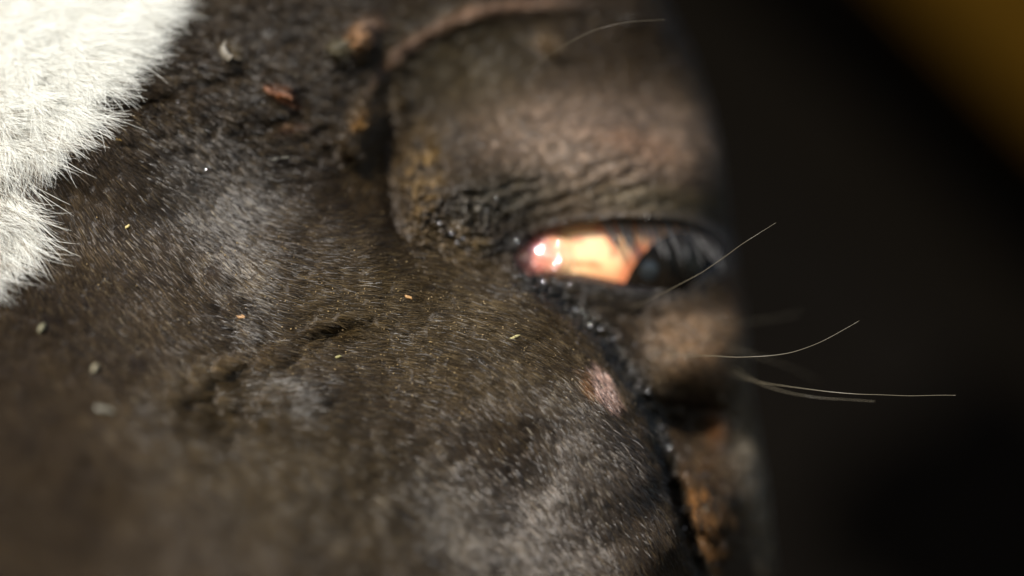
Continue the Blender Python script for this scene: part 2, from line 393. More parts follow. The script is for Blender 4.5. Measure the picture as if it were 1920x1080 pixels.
# ------------------------------------------------------------ mesh / hair builders
def add_object(name, data, parent=None):
    o = bpy.data.objects.new(name, data); C.objects.link(o)
    if parent is not None: o.parent = parent
    return o
def grid_mesh(name, P, mat, parent=None, cyclic=False, col=None, extra=None, caps=False):
    r, c, _ = P.shape
    idx = np.arange(r * c).reshape(r, c)
    nxt = np.roll(idx, -1, 1) if cyclic else idx[:, 1:]
    cur = idx if cyclic else idx[:, :-1]
    q = np.stack([cur[:-1], cur[1:], nxt[1:], nxt[:-1]], -1).reshape(-1, 4)
    me = bpy.data.meshes.new(name)
    faces = q
    me.vertices.add(r * c); me.vertices.foreach_set('co', P.reshape(-1).astype(np.float32))
    nf = len(faces); loops = faces.reshape(-1)
    capl = []
    if caps: capl = [idx[0][::-1], idx[-1]]
    tot = len(loops) + sum(len(k) for k in capl)
    me.loops.add(tot); me.polygons.add(nf + len(capl))
    allv = np.concatenate([loops] + capl) if capl else loops
    me.loops.foreach_set('vertex_index', allv.astype(np.int32))
    st = np.arange(nf) * 4; ln = len(loops); sts = list(st)
    for k in capl: sts.append(ln); ln += len(k)
    me.polygons.foreach_set('loop_start', np.array(sts, np.int32))
    me.update(calc_edges=True); me.validate()
    me.polygons.foreach_set('use_smooth', np.ones(len(me.polygons), bool))
    if col is not None:
        at = me.attributes.new('col', 'FLOAT_COLOR', 'POINT')
        at.data.foreach_set('color', np.concatenate([col, np.ones(col.shape[:-1] + (1,))], -1).reshape(-1).astype(np.float32))
    for k, v in (extra or {}).items():
        at = me.attributes.new(k, 'FLOAT', 'POINT'); at.data.foreach_set('value', v.reshape(-1).astype(np.float32))
    me.materials.append(mat)
    return add_object(name, me, parent)
def hair_object(name, P, rad, mat, parent, col=None, gloss=None):
    """P (n, k, 3) points, rad (n, k) radii, col (n, 3)"""
    n, k, _ = P.shape
    hc = bpy.data.hair_curves.new(name)
    hc.add_curves([k] * n)
    hc.attributes['position'].data.foreach_set('vector', P.reshape(-1).astype(np.float32))
    if 'radius' not in hc.attributes: hc.attributes.new('radius', 'FLOAT', 'POINT')
    hc.attributes['radius'].data.foreach_set('value', rad.reshape(-1).astype(np.float32))
    if col is not None:
        at = hc.attributes.new('col', 'FLOAT_COLOR', 'CURVE')
        at.data.foreach_set('color', np.concatenate([col, np.ones((n, 1))], -1).reshape(-1).astype(np.float32))
    if gloss is not None:
        at = hc.attributes.new('gloss', 'FLOAT', 'CURVE'); at.data.foreach_set('value', gloss.astype(np.float32))
    hc.materials.append(mat)
    return add_object(name, hc, parent)
def tube(name, pts, r0, r1, mat, parent=None, seg=8):
    pts = np.array(pts); n = len(pts)
    T = np.gradient(pts, axis=0); T /= np.linalg.norm(T, axis=1)[:, None]
    up = np.array((.13, -1, .2)); A = np.cross(T, up); A /= np.linalg.norm(A, axis=1)[:, None]; B = np.cross(T, A)
    th = np.linspace(0, 2 * np.pi, seg, endpoint=False)
    r = r0 + (r1 - r0) * np.linspace(0, 1, n) ** .8
    P = pts[:, None] + r[:, None, None] * (A[:, None] * np.cos(th)[None, :, None] + B[:, None] * np.sin(th)[None, :, None])
    return grid_mesh(name, P, mat, parent, cyclic=True, caps=True)
def spline(ctrl, n):
    c = np.array(ctrl, float); t = np.linspace(0, len(c) - 1, n); out = []
    for v in t:
        i = min(int(v), len(c) - 2); f = v - i
        p0 = c[max(i - 1, 0)]; p1 = c[i]; p2 = c[i + 1]; p3 = c[min(i + 2, len(c) - 1)]
        out.append(.5 * (2 * p1 + (p2 - p0) * f + (2 * p0 - 5 * p1 + 4 * p2 - p3) * f * f + (3 * p1 - p0 - 3 * p2 + p3) * f ** 3))
    return np.array(out)

# ------------------------------------------------------------ setting: dark stable behind
def rough_box(name, lo, hi, mat, parent=None, rot=None, loc=(0, 0, 0)):
    import bmesh
    bm = bmesh.new(); bmesh.ops.create_cube(bm, size=1)
    for v in bm.verts:
        v.co = Vector([(lo[i] + hi[i]) / 2 + v.co[i] * (hi[i] - lo[i]) for i in range(3)])
    bmesh.ops.bevel(bm, geom=list(bm.edges), offset=.008, segments=2, affect='EDGES')
    me = bpy.data.meshes.new(name); bm.to_mesh(me); bm.free(); me.materials.append(mat)
    o = add_object(name, me, parent); o.location = loc
    if rot: o.rotation_euler = rot
    return o
def mat_noise(name, c1, c2, scale, rough=.9, bump=.01):
    m, nt, b = principled(name, Roughness=rough)
    n = coordnoise(nt, scale, 6); r = nt.nodes.new('ShaderNodeValToRGB')
    r.color_ramp.elements[0].color = (*c1, 1); r.color_ramp.elements[1].color = (*c2, 1)
    r.color_ramp.elements[0].position = .35; r.color_ramp.elements[1].position = .65
    nt.links.new(n.outputs['Fac'], r.inputs[0]); nt.links.new(r.outputs[0], b.inputs['Base Color'])
    bumpnode(nt, b, n.outputs['Fac'], bump); b.inputs['Specular IOR Level'].default_value = .02
    return m
M_wall = mat_noise('shade_dark_boards', (.0026, .0022, .0017), (.0044, .0034, .0025), 1.6)  # near-black colour stands in for the dark inside of the stable
wall = rough_box('wall', (-4, 0, -1.6), (4, .15, 2.6), M_wall, loc=(0, 2.6, 0)); wall['kind'] = 'structure'
M_floor = mat_noise('earth', (.02, .015, .01), (.05, .038, .025), 5)
fl = rough_box('ground', (-40, -20, -.05), (40, 40, 0), M_floor, loc=(0, 0, -1.6)); fl['kind'] = 'structure'

M_blue = mat_noise('dark_blue_cloth', (.0045, .006, .007), (.007, .009, .010), 6)
M_ochre = mat_noise('ochre_timber', (.018, .0085, .0006), (.027, .0130, .0008), 3)
M_brown = mat_noise('brown_timber', (.0022, .0017, .0011), (.0030, .0023, .0015), 4)
def leaning(name, a, b_, y, wdt, th, mat, label, cat):
    a = world(a[0], a[1], y * 1000); b_ = world(b_[0], b_[1], y * 1000)
    v = Vector(b_ - a); L = v.length
    o = rough_box(name, (-L / 2, -th / 2, -wdt / 2), (L / 2, th / 2, wdt / 2), mat, loc=tuple((a + b_) / 2))
    o.rotation_euler = (0, math.atan2(-v.z, v.x), 0)
    o['label'] = label; o['category'] = cat
    return o
leaning('timber_beam', (1010,-1160), (3460,1280), 1.5, .30, .09, M_ochre,
        'blurred ochre timber beam leaning across the upper right corner', 'beam')
leaning('brace_board', (900,-360), (2350,820), 1.75, .20, .03, M_brown,
        'blurred dark brown board showing below the ochre beam', 'board')

# ------------------------------------------------------------ the horse's head: one continuous skin
rows = np.concatenate([np.linspace(-700, -30, 60, endpoint=False), np.arange(-30, 1110, 3.0), np.linspace(1112, 1900, 60)])
NF_IN = 470
s_out = np.linspace(-1000, -30, 90, endpoint=False)
R = len(rows)
e = edge(rows)
# front columns: 3 px apart to 110 px from the edge of the head, then crowding towards it
inn = np.linspace(0, 1, NF_IN, endpoint=False)
rim = 1 - (1 - np.linspace(0, 1, 60)) ** 2
PX = np.concatenate([np.broadcast_to(s_out, (R, len(s_out))),
                     -30 + inn[None] * (e[:, None] - 80 + 30),
                     (e[:, None] - 80) + rim[None] * 80], 1)
PY = np.broadcast_to(rows[:, None], PX.shape).copy()
Z = _direct_depth(PX, PY)
front = world(PX, PY, Z)
# the far side: from the edge round and back to the left border
nb = 50
ph = np.linspace(0, 1, nb + 1)[1:]
ex = e[:, None]; ze = Z[:, -1:]
zb = ze + 190 * np.sin(ph * np.pi / 2)[None] 
xb = ex - (ex + 1000) * (1 - np.cos(ph * np.pi / 2))[None] ** 1.2
zb = zb + 0 * xb
zb = np.maximum(zb, 0) * 1 + 0 * xb
back = world(xb, np.broadcast_to(rows[:, None], xb.shape), np.maximum(zb, ze))
P = np.concatenate([front, back], 1)
BX = np.concatenate([PX, xb], 1); BY = np.broadcast_to(rows[:, None], BX.shape)
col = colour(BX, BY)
bm_ = blaze_mask(PX + 60, PY + 50)
blaze_shade = np.zeros(BX.shape); blaze_shade[:, :PX.shape[1]] = bm_
col = mixc(col, (.10, .08, .07), blaze_shade * .9)  # skin under the blaze darkened to paint shade between the tufts
wet = wetness(BX, BY)
horse = grid_mesh('horse', P, M_skin, cyclic=True, col=col, extra={'wet': wet}, caps=True)
horse['label'] = 'dark brown horse face with white blaze, one half-closed eye and wet tear track'
horse['category'] = 'horse'

# ------------------------------------------------------------ coat
DIRS = np.array([  # x, y, angle of hair in degrees (0 = to the right, 90 = down)
 (100,100,30),(250,60,20),(60,300,55),(120,450,62),(0,520,75),(300,450,50),(250,650,55),(400,350,40),(400,500,48),(450,600,25),
 (500,150,20),(620,560,5),(700,600,6),(760,680,12),(600,720,4),(420,760,5),(350,900,40),(100,900,60),(600,950,35),
 (850,560,14),(950,620,24),(1050,650,38),(950,760,42),(1080,800,58),(900,900,52),(1150,900,62),(1000,1020,56),(1220,1020,64),
 (1130,700,60),(900,540,20),(700,450,-10),(560,450,15),(560,300,20),(850,200,-30),(1000,260,-15),(1200,250,0),(1320,300,20),
 (1100,100,-10),(720,200,-60),(680,340,-40),(1250,620,40),(1330,700,60),(1330,900,75),(1420,900,85),(1150,560,15),(-400,400,90),(500,1300,60),(400,-200,20)], float)
def hair_angle(px, py):
    ang = np.radians(DIRS[:, 2]); cx = np.zeros(len(px)); cy = np.zeros(len(px)); 
    for i in range(len(DIRS)):
        wv = 1 / (((px - DIRS[i, 0]) ** 2 + (py - DIRS[i, 1]) ** 2) / 1e4 + .15) ** 1.6
        cx += wv * math.cos(ang[i]); cy += wv * math.sin(ang[i])
    return np.arctan2(cy, cx)
def frame_at(px, py):
    h = 4.0
    def dep(x, y): return depth(x, y, fine=False)
    p = world(px, py, depth(px, py))
    du = world(px + h, py, dep(px + h, py)) - world(px - h, py, dep(px - h, py))
    dv = world(px, py + h, dep(px, py + h)) - world(px, py - h, dep(px, py - h))
    n = np.cross(du, dv); n /= np.linalg.norm(n, axis=1)[:, None] + 1e-12
    n = np.where((n[:, 1] > 0)[:, None], -n, n)
    return p, du, dv, n
def sheen(px, py):
    """where the coat is clean and its tilt is shaped to place a sheen"""
    m = blob(px, py, 385, 345, 95, 120, -30, 3) + .8 * blob(px, py, 440, 500, 70, 60, 30, 3) + .6 * blob(px, py, 440, 600, 60, 50, 0, 3)
    m = m + .95 * blob(px, py, 930, 990, 190, 120, 25, 3) + .75 * blob(px, py, 1090, 860, 110, 150, -35, 3)
    m = m + .5 * blob(px, py, 500, 120, 190, 110, 0, 3) + .7 * blob(px, py, 520, 740, 90, 40, 8, 3) + .35 * blob(px, py, 1130, 270, 200, 90, 0, 3)
    m = m * (1 + .5 * fbm(px / 34, py / 34, 141, 2) * .6) * (.85 + 1.2 * noise(px / 9, py / 9, 147))
    return np.clip(m * 1.3, 0, 1)
def clump_centres(px, py, cell, seed):
    best = np.full(len(px), 1e9); bx = px.copy(); by = py.copy()
    gx = np.floor(px / cell); gy = np.floor(py / cell)
    for ox in (-1, 0, 1):
        for oy in (-1, 0, 1):
            cx = (gx + ox + _hash(gx + ox, gy + oy, seed) / 4294967296.0) * cell
            cy = (gy + oy + _hash(gx + ox, gy + oy, seed + 1) / 4294967296.0) * cell
            d = (cx - px) ** 2 + (cy - py) ** 2; m = d < best
            best = np.where(m, d, best); bx = np.where(m, cx, bx); by = np.where(m, cy, by)
    return bx, by
def grow(px, py, length, lift, curl, k=5, angj=.16, r=4.2e-5, seed=0, clump=.35, cell=9, pull=.4, steer=None):
    p, du, dv, n = frame_at(px, py)
    bx, by = clump_centres(px, py, cell, 500 + seed)
    ang = hair_angle(px, py) + angj * rng.standard_normal(len(px)) + clump * fbm(bx / 15, by / 15, 101 + seed, 2) + .2 * fbm(px / 70, py / 70, 105 + seed, 2)
    t = du * np.cos(ang)[:, None] + dv * np.sin(ang)[:, None]
    t -= n * (t * n).sum(1)[:, None]
    t /= np.linalg.norm(t, axis=1)[:, None] + 1e-12
    if steer is not None:
        V = np.array((0, -D, 0)) - p; V /= np.linalg.norm(V, axis=1)[:, None]
        H = V + np.array(SUN_TO); H /= np.linalg.norm(H, axis=1)[:, None]
        nh = np.clip((n * H).sum(1), .35, 1); lam = np.clip(-(t * H).sum(1) / nh, 0, .7)
        lift = lift * (1 - steer) + 1.5 * lam * steer
    sd_ = np.cross(n, t)
    L = length[:, None]
    cs = rng.standard_normal(len(px))[:, None] * curl
    cshift = (du * ((bx - px) / 8)[:, None] + dv * ((by - py) / 8)[:, None]) * np.minimum(1, 2.2e-4 * 9 / (np.linalg.norm(du, axis=1) + 1e-9))[:, None]
    out = [p - n * 2e-4]
    for j in range(1, k):
        f = j / (k - 1)
        out.append(p + t * L * f + n * (L * lift[:, None] * (f - .35 * f * f)) + sd_ * L * cs * f * f + cshift * pull * f ** 1.3)
    P = np.stack(out, 1)
    rad = r * (0.7 + .6 * rng.random(len(px)))[:, None] * np.array([1, 1, .9, .7, .25][:k] if k == 5 else np.linspace(1, .25, k))[None]
    return P, rad
def scatter(n, x0, x1, y0, y1):
    return x0 + (x1 - x0) * rng.random(n), y0 + (y1 - y0) * rng.random(n)

N = 520000
px, py = scatter(N, -60, 1465, -50, 1135)
ox, oy = scatter(170000, -420, 1480, -260, 1420)
o_ = (ox < -60) | (oy < -50) | (oy > 1135)
N_IN = len(px); px = np.concatenate([px, ox[o_]]); py = np.concatenate([py, oy[o_]])
keep = px < edge(py) - 2
px, py = px[keep], py[keep]
b = bare(px, py); bw = blaze_mask(px + 55, py + 45)
# sparse where the picture plane is far out of focus costs nothing: keep even density, thin on naked skin
keep = (rng.random(len(px)) > b * .93) & (rng.random(len(px)) > bw * .85) & (polydist(px, py, EYE) < -14)
px, py, b = px[keep], py[keep], b[keep]
brow = np.maximum(blob(px, py, 1120, 260, 280, 160, 0, 4), blob(px, py, 1320, 640, 130, 120, 0, 4))
L = (.0030 - .0013 * np.clip(np.maximum(b, brow), 0, 1)) * (.6 + .8 * rng.random(len(px)))
lift = .07 + .10 * fbm(px / 30, py / 30, 121, 2) + .10 * rng.random(len(px))
sh = sheen(px, py)
spark = rng.random(len(px)) < .035 * sh + .006 * (dist_up := blob(px, py, 480, 130, 230, 130, 0, 4))
Ph, rad = grow(px, py, L, lift, .07, r=4.3e-5, angj=.09, clump=.2, cell=7, pull=.45, steer=np.where(spark, 1.0, .80 * sh * (.75 + .25 * rng.random(len(px)))))
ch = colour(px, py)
v = rng.random(len(px))
ch = ch * (.45 + 1.2 * v * v * 1.3)[:, None]
tan = rng.random(len(px)) < .035 + .10 * blob(px, py, 800, 620, 330, 120, 12, 3)
ch[tan] = ch[tan] * .4 + np.array((.12, .085, .04)) * .7
ch = np.clip(ch, .003, .7)
dust = blob(px, py, 800, 620, 360, 130, 14, 3)
gl = np.where(rng.random(len(px)) < .11 + .46 * sh - .04 * dust, .75 + .25 * rng.random(len(px)), .12 * rng.random(len(px)) + .15 * sh)
rad[gl > .7] *= 1.1; gl[spark] = 1.0; rad[spark] *= 1.15; ch[spark] *= .6
coat = hair_object('coat', Ph, rad, M_coat, horse, ch, gl)
coat['label'] = 'short dark brown coat dusty across the cheek'

# white blaze
px, py = scatter(125000, -90, 350, -60, 640)
ox, oy = scatter(190000, -520, 420, -260, 1420)
o_ = (ox < -90) | (oy < -60) | (oy > 640)
px = np.concatenate([px, ox[o_]]); py = np.concatenate([py, oy[o_]])
cbx, cby = clump_centres(px, py, 22, 900)
hx = 40 + 58 * sstep(100, 300, py)
bw = (.35 * blaze_mask(px + hx, py + 40, 34) + .65 * sstep(-34, 22, polydist(cbx + hx + 26 * fbm(cbx / 30, cby / 30, 181, 2), cby + 40 + 26 * fbm(cbx / 30, cby / 30, 183, 2), BLAZE))) * sstep(12, 34, segdist(px, py, [(-90, 312), (-20, 322), (30, 318), (70, 300)])[0])
keep = rng.random(len(px)) < bw ** 1.3 * (.8 + .5 * fbm(px / 14, py / 14, 171, 2))
px, py = px[keep], py[keep]
L = .0105 * (.5 + .8 * rng.random(len(px)))
lift = .20 + .30 * fbm(px / 30, py / 30, 131, 2) + .14 * rng.random(len(px))
Ph, rad = grow(px, py, L, lift, .25, r=3.9e-5, angj=.08, seed=9, clump=.75, cell=22, pull=.85)
cw = np.array((.86, .85, .77)) * (.85 + .15 * rng.random(len(px)))[:, None]
shade_strands = rng.random(len(px)) < .05 + .38 * sstep(120, 330, py) * (.6 + 1.2 * fbm(px / 20, py / 30, 187, 2))  # grey-brown strands paint the shadows between the white hairs
cw[shade_strands] = np.array((.20, .16, .11)) * (.6 + .8 * rng.random(int(shade_strands.sum())))[:, None]
bl = hair_object('blaze', Ph, rad, M_white, horse, np.clip(cw, 0, .9))
bl['label'] = 'cream white tufted hair of the blaze'
print('hairs', len(coat.data.curves), len(bl.data.curves))

# ------------------------------------------------------------ the eye
EC = world(1142, 490, 53.4); ER = .0225
def sphere_cap(name, centre, r, axis, ang, mat, parent, bulge=0.0, n=64, m=96, warp=None):
    ax = Vector(axis).normalized(); u = ax.orthogonal().normalized(); v2 = ax.cross(u)
    th = np.linspace(1e-4, ang, n)[:, None]; ph = np.linspace(0, 2 * np.pi, m, endpoint=False)[None]
    rr = r + bulge * (np.cos(th / ang * np.pi / 2)) + 0 * ph
    if warp is not None: rr = rr + warp(th, ph)
    A = np.array(ax); U = np.array(u); V = np.array(v2)
    P = centre + rr[..., None] * (A * np.cos(th)[..., None] + np.sin(th)[..., None] * (U * np.cos(ph)[..., None] + V * np.sin(ph)[..., None]))
    return grid_mesh(name, P, mat, parent, cyclic=True, caps=True)

M_sclera, nt, b = principled('sclera', Roughness=.12)
tc = nt.nodes.new('ShaderNodeTexCoord'); 
nz = nt.nodes.new('ShaderNodeTexNoise'); nz.inputs['Scale'].default_value = 60; nz.inputs['Detail'].default_value = 4
nt.links.new(tc.outputs['Object'], nz.inputs['Vector'])
rp = nt.nodes.new('ShaderNodeValToRGB'); rp.color_ramp.elements[0].color = (.70, .28, .10, 1); rp.color_ramp.elements[1].color = (.74, .46, .23, 1)
rp.color_ramp.elements[0].position = .36; rp.color_ramp.elements[1].position = .52
nt.links.new(nz.outputs['Fac'], rp.inputs[0])
ea = attr(nt, 'red'); mc = nt.nodes.new('ShaderNodeMix'); mc.data_type = 'RGBA'
nt.links.new(ea.outputs['Fac'], mc.inputs[0]); nt.links.new(rp.outputs[0], mc.inputs[6]); mc.inputs[7].default_value = (.50, .10, .04, 1)
nt.links.new(mc.outputs[2], b.inputs['Base Color'])
b.inputs['Subsurface Weight'].default_value = .25; b.inputs['Subsurface Radius'].default_value = (.004, .0015, .0006); b.inputs['Subsurface Scale'].default_value = 1.0
b.inputs['Coat Weight'].default_value = .6; b.inputs['Coat Roughness'].default_value = .05

eye = sphere_cap('eyeball', EC, ER, (0, -1, 0), math.pi - .001, M_sclera, horse, n=160, m=220)
vco = np.empty(len(eye.data.vertices) * 3, np.float32); eye.data.vertices.foreach_get('co', vco); vco = vco.reshape(-1, 3)
qx = vco[:, 0] / (K * (D + vco[:, 1]) / D) + 960; qy = 540 - vco[:, 2] / (K * (D + vco[:, 1]) / D)
IA = Vector((.68, -.64, -.38)).normalized()
dirv = (vco - EC) / ER; ir = np.degrees(np.arccos(np.clip(dirv @ np.array(IA), -1, 1)))
wob = noise(qx / 14, qy / 14, 151) * 6
red = .75 * np.exp(-((ir - 41) / 5.0) ** 2) * sstep(430, 480, qy)
for vein in ([(1105,418),(1132,436),(1146,455),(1150,480)], [(1020,440),(1050,455),(1090,452)], [(1120,430),(1140,425),(1165,432)], [(1050,500),(1090,492),(1120,498)]):
    red = np.maximum(red, .75 * np.exp(-(segdist(qx + wob, qy + wob, smooth_poly(vein))[0] / 6) ** 2) * (qx < 1300))

red = np.maximum(red, .5 * sstep(500, 525, qy)); red = np.maximum(red, .5 * (1 - sstep(424, 440, qy)))
at = eye.data.attributes.new('red', 'FLOAT', 'POINT'); at.data.foreach_set('value', np.where(vco[:, 1] < EC[1] + .01, red, 0).astype(np.float32))
eye['label'] = 'cream and orange white of the eye'
M_iris = mat_noise('iris', (.004, .003, .0025), (.014, .010, .006), 700, rough=.25, bump=.0001)
M_iris.node_tree.nodes['Principled BSDF'].inputs['Specular IOR Level'].default_value = .15
iris = sphere_cap('iris', EC, ER + .0001, IA, math.radians(39), M_iris, eye, bulge=.0005)
iris['label'] = 'dark brown iris turned down and outwards'
M_pupil, _, _ = principled('pupil', Roughness=.25); M_pupil.node_tree.nodes['Principled BSDF'].inputs['Base Color'].default_value = (.020, .023, .024, 1)  # blue-grey tone stands for a sky reflection on the pupil
pa = Vector(world(1203, 503, 0)); 
tgt = world(1203, 504, 36.0) - EC
pup = sphere_cap('pupil', EC, ER + .0005, Vector(tgt), math.radians(5.5), M_pupil, iris, bulge=.0004)
pup['label'] = 'pupil tinted blue-grey for a sky reflection'

# pink third eyelid in the inner corner
M_pink = mat_noise('wet_pink_membrane', (.70, .27, .19), (.84, .46, .30), 200, rough=.07, bump=.0003)
bb = M_pink.node_tree.nodes['Principled BSDF']; bb.inputs['Specular IOR Level'].default_value = .7; bb.inputs['Subsurface Weight'].default_value = .3
bb.inputs['Subsurface Radius'].default_value = (.003, .001, .0006); bb.inputs['Subsurface Scale'].default_value = 1.0
bb.inputs['Coat Weight'].default_value = 1.0; bb.inputs['Coat Roughness'].default_value = .04
nn = 70
U, V = np.meshgrid(np.linspace(0, 2 * np.pi, nn, endpoint=False), np.linspace(.001, np.pi - .001, 50))
ex_ = .0115 * np.sin(V) * np.cos(U); ez_ = .0064 * np.sin(V) * np.sin(U); ey_ = -.0052 * np.cos(V)
bmp = 1 + .025 * noise(ex_ * 500, ez_ * 500, 161) + .015 * noise(ex_ * 1500, ez_ * 1500, 163)
cc = world(1010, 482, 36.3)
P3 = cc + np.stack([ex_ * bmp, ey_ * bmp, ez_ * bmp], -1)
gx_ = (P3[..., 0] / (K * (D + P3[..., 1]) / D)) + 960
tcol = mixc(np.ones(gx_.shape + (3,)) * np.array((.62, .20, .16)), (.74, .34, .20), sstep(1000, 1050, gx_ + 12 * noise(ex_ * 400, ez_ * 400, 165)))
tcol = mixc(tcol, (.74, .46, .24), sstep(1035, 1068, gx_))
bb.inputs['Base Color'].default_value = (1, 1, 1, 1)
nt_ = M_pink.node_tree; at_ = attr(nt_, 'col'); nt_.links.new(at_.outputs['Color'], bb.inputs['Base Color'])
te = grid_mesh('third_eyelid', P3, M_pink, horse, cyclic=True, caps=True, col=tcol)
def te_dep(x, y):
    k_ = .1187e-3; dx = (x - 1010) * k_ / .0115; dz = (482 - y) * k_ / .0064
    return 36.3 - 5.2 * math.sqrt(max(.05, 1 - dx * dx - dz * dz)) - .12
te['label'] = 'wet pink third eyelid glinting in the inner corner'

# wet glints: flat beads added for sparkle, each turned to mirror the sun
M_wet, _, _ = principled('wet_glint', Roughness=.035); bb = M_wet.node_tree.nodes['Principled BSDF']
bb.inputs['Base Color'].default_value = (.03, .03, .03, 1); bb.inputs['Specular IOR Level'].default_value = .6
M_wetp, _, _ = principled('wet_glint_on_pink', Roughness=.035); bb = M_wetp.node_tree.nodes['Principled BSDF']
bb.inputs['Base Color'].default_value = (.70, .30, .24, 1); bb.inputs['Specular IOR Level'].default_value = .6
def bead(x, y, a, c, mat, parent, dep=None, tilt=.02):
    z = (float(depth(np.array([float(x)]), np.array([float(y)]))[0]) - .5) if dep is None else dep
    p = world(x, y, z); V = Vector((0, -D, 0)) - Vector(p); V.normalize(); H = (V + SUN_TO).normalized()
    H = (H + Vector(rng.normal(0, tilt, 3))).normalized(); u = H.orthogonal().normalized(); v2 = H.cross(u)
    th = np.linspace(.02, np.pi - .02, 12)[:, None]; ph = np.linspace(0, 2 * np.pi, 20, endpoint=False)[None]
    el = .7 + .6 * rng.random()
    P = p + (np.array(H) * (np.cos(th) * c + 0 * ph)[..., None] + np.array(u) * (np.sin(th) * np.cos(ph) * a)[..., None] + np.array(v2) * (np.sin(th) * np.sin(ph) * a * el)[..., None]) * .001
    return grid_mesh('glint_bead', P, mat, parent, cyclic=True, caps=True)
for x, y, a in ((1011,470,1.15),(1014,474,.9),(1021,452,.6),(989,489,.55),(1001,494,.6),(996,486,.5),(1043,484,.65),(1046,492,.6),(1033,474,.5),(1040,500,.45),(1049,458,.35)):
    bead(x, y, a, a * a / (26 if a > .8 else 8), M_wetp, te, dep=te_dep(x, y))
for x, y, a in ((823,418,.4),(846,438,.45),(868,447,.45),(857,455,.35),(969,452,.5),(1040,413,.35),(930,372,.3),(912,395,.3),
                (1020,528,.4),(1050,533,.45),(1066,534,.35),(1078,580,.45),(1107,612,.3),(1125,616,.3),(1150,635,.35),(1170,681,.5),(1188,645,.35),(1172,645,.35),
                (1192,702,.3),(1215,735,.3),(1240,800,.3),(1256,838,.3),(1283,990,.35),(410,133,.45),(475,145,.4),(493,193,.5),(333,190,.35),(384,318,.4)):
    bead(x, y, a, a * a / rng.uniform(2.2, 5.0), M_wet, horse, tilt=.05, dep=float(depth(np.array([float(x)]), np.array([float(y)]))[0]) - (1.6 if 800 < x < 1050 and y < 480 else .8 if y < 400 else .5))

# lashes along the upper lid
M_lash, _, _ = principled('lash', Roughness=.35); M_lash.node_tree.nodes['Principled BSDF'].inputs['Base Color'].default_value = (.012, .009, .006, 1)
up = [(1135, 414)] + [p for p in EYE[5:10]]
Pl = []; Rl = []
for c_ in range(17):
    tc_ = (c_ + .6 * rng.random()) / 17
    lx = 1128 + 215 * tc_; a1 = rng.normal(0, .10); l0 = .006 + .006 * tc_ * rng.random() + .002 * rng.random(); d2 = rng.normal(0, .06)
    for q in range(13):
        x0 = lx + rng.normal(0, 2.2); y0 = float(np.interp(x0, [p[0] for p in EYE[4:10]], [p[1] for p in EYE[4:10]])) - 2
        p0 = world(x0, y0, depth(np.array([x0]), np.array([y0 - 8.0]))[0] + 1.5)
        l = l0 * (.7 + .5 * rng.random())
        d0 = np.array((.12 + .30 * tc_ + a1, -.62, -.62)); d1 = np.array((.22 + a1 + d2, -.35, -.85)) + rng.normal(0, .04, 3)
        Pl.append([p0 + d0 * l * f + (d1 - d0) * l * f * f * .6 for f in np.linspace(0, 1, 6)]); Rl.append(1.1e-4 * np.linspace(1, .25, 6))
hair_object('eyelashes', np.array(Pl), np.array(Rl), M_lash, horse)

# ------------------------------------------------------------ whiskers
M_wh, nt, b = principled('whisker', Roughness=.3); b.inputs['Base Color'].default_value = (.12, .10, .065, 1)
M_whd, nt, b = principled('dark_whisker', Roughness=.35); b.inputs['Base Color'].default_value = (.02, .018, .015, 1)
WH = [
 ([(1180,580,30),(1240,551,12),(1320,508,4),(1400,452,0),(1455,418,0)], 1.0, M_wh, 'whisker rising from the lower lid'),
 ([(1250,664,26),(1330,668,8),(1400,669,2),(1480,662,0),(1545,638,0),(1611,601,0)], 1.2, M_wh, 'whisker curving upwards at its tip'),
 ([(1372,700,38),(1410,713,18),(1480,725,6),(1600,738,0),(1700,742,0),(1792,741,0)], 1.3, M_wh, 'longest whisker, running nearly level'),
 ([(1375,690,40),(1410,712,24),(1470,734,16),(1530,745,12),(1640,752,10)], 1.2, M_wh, 'blurred whisker just under the longest one'),
 ([(1360,650,42),(1420,668,40),(1470,684,42),(1530,712,48)], .9, M_wh, 'faint blurred whisker'),
 ([(1350,600,46),(1400,603,48),(1460,596,52),(1500,585,55)], .8, M_wh, 'faint short whisker'),
 ([(985,140,36),(1020,112,22),(1060,84,14),(1120,55,10),(1180,41,9),(1245,38,10)], .8, M_wh, 'thin arched brow whisker'),
 ([(925,75,40),(932,50,26),(940,20,18),(948,-20,14)], .7, M_whd, 'thin dark brow whisker at the top'),
]
for pts, wd, mt, lb in WH:
    pts = [list(p) for p in pts]
    pts[0][2] = float(depth(np.array([pts[0][0]], float), np.array([pts[0][1]], float))[0]) + .5
    for q in pts[1:-1]:          # keep clear of the skin in front of it
        if q[0] < edge(q[1]) - 5:
            q[2] = min(q[2], float(depth(np.array([q[0]], float), np.array([q[1]], float))[0]) - 2)
    p3 = spline([world(*p) for p in pts], 48)
    p3[:, 2] += 1.2e-4 * np.array([float(noise(np.array([i / 7.0]), np.array([wd * 9]), 7)[0]) for i in range(48)])
    o = tube('whisker', p3, 0.85e-4 * wd, .35e-4 * wd, mt, horse); o['label'] = lb

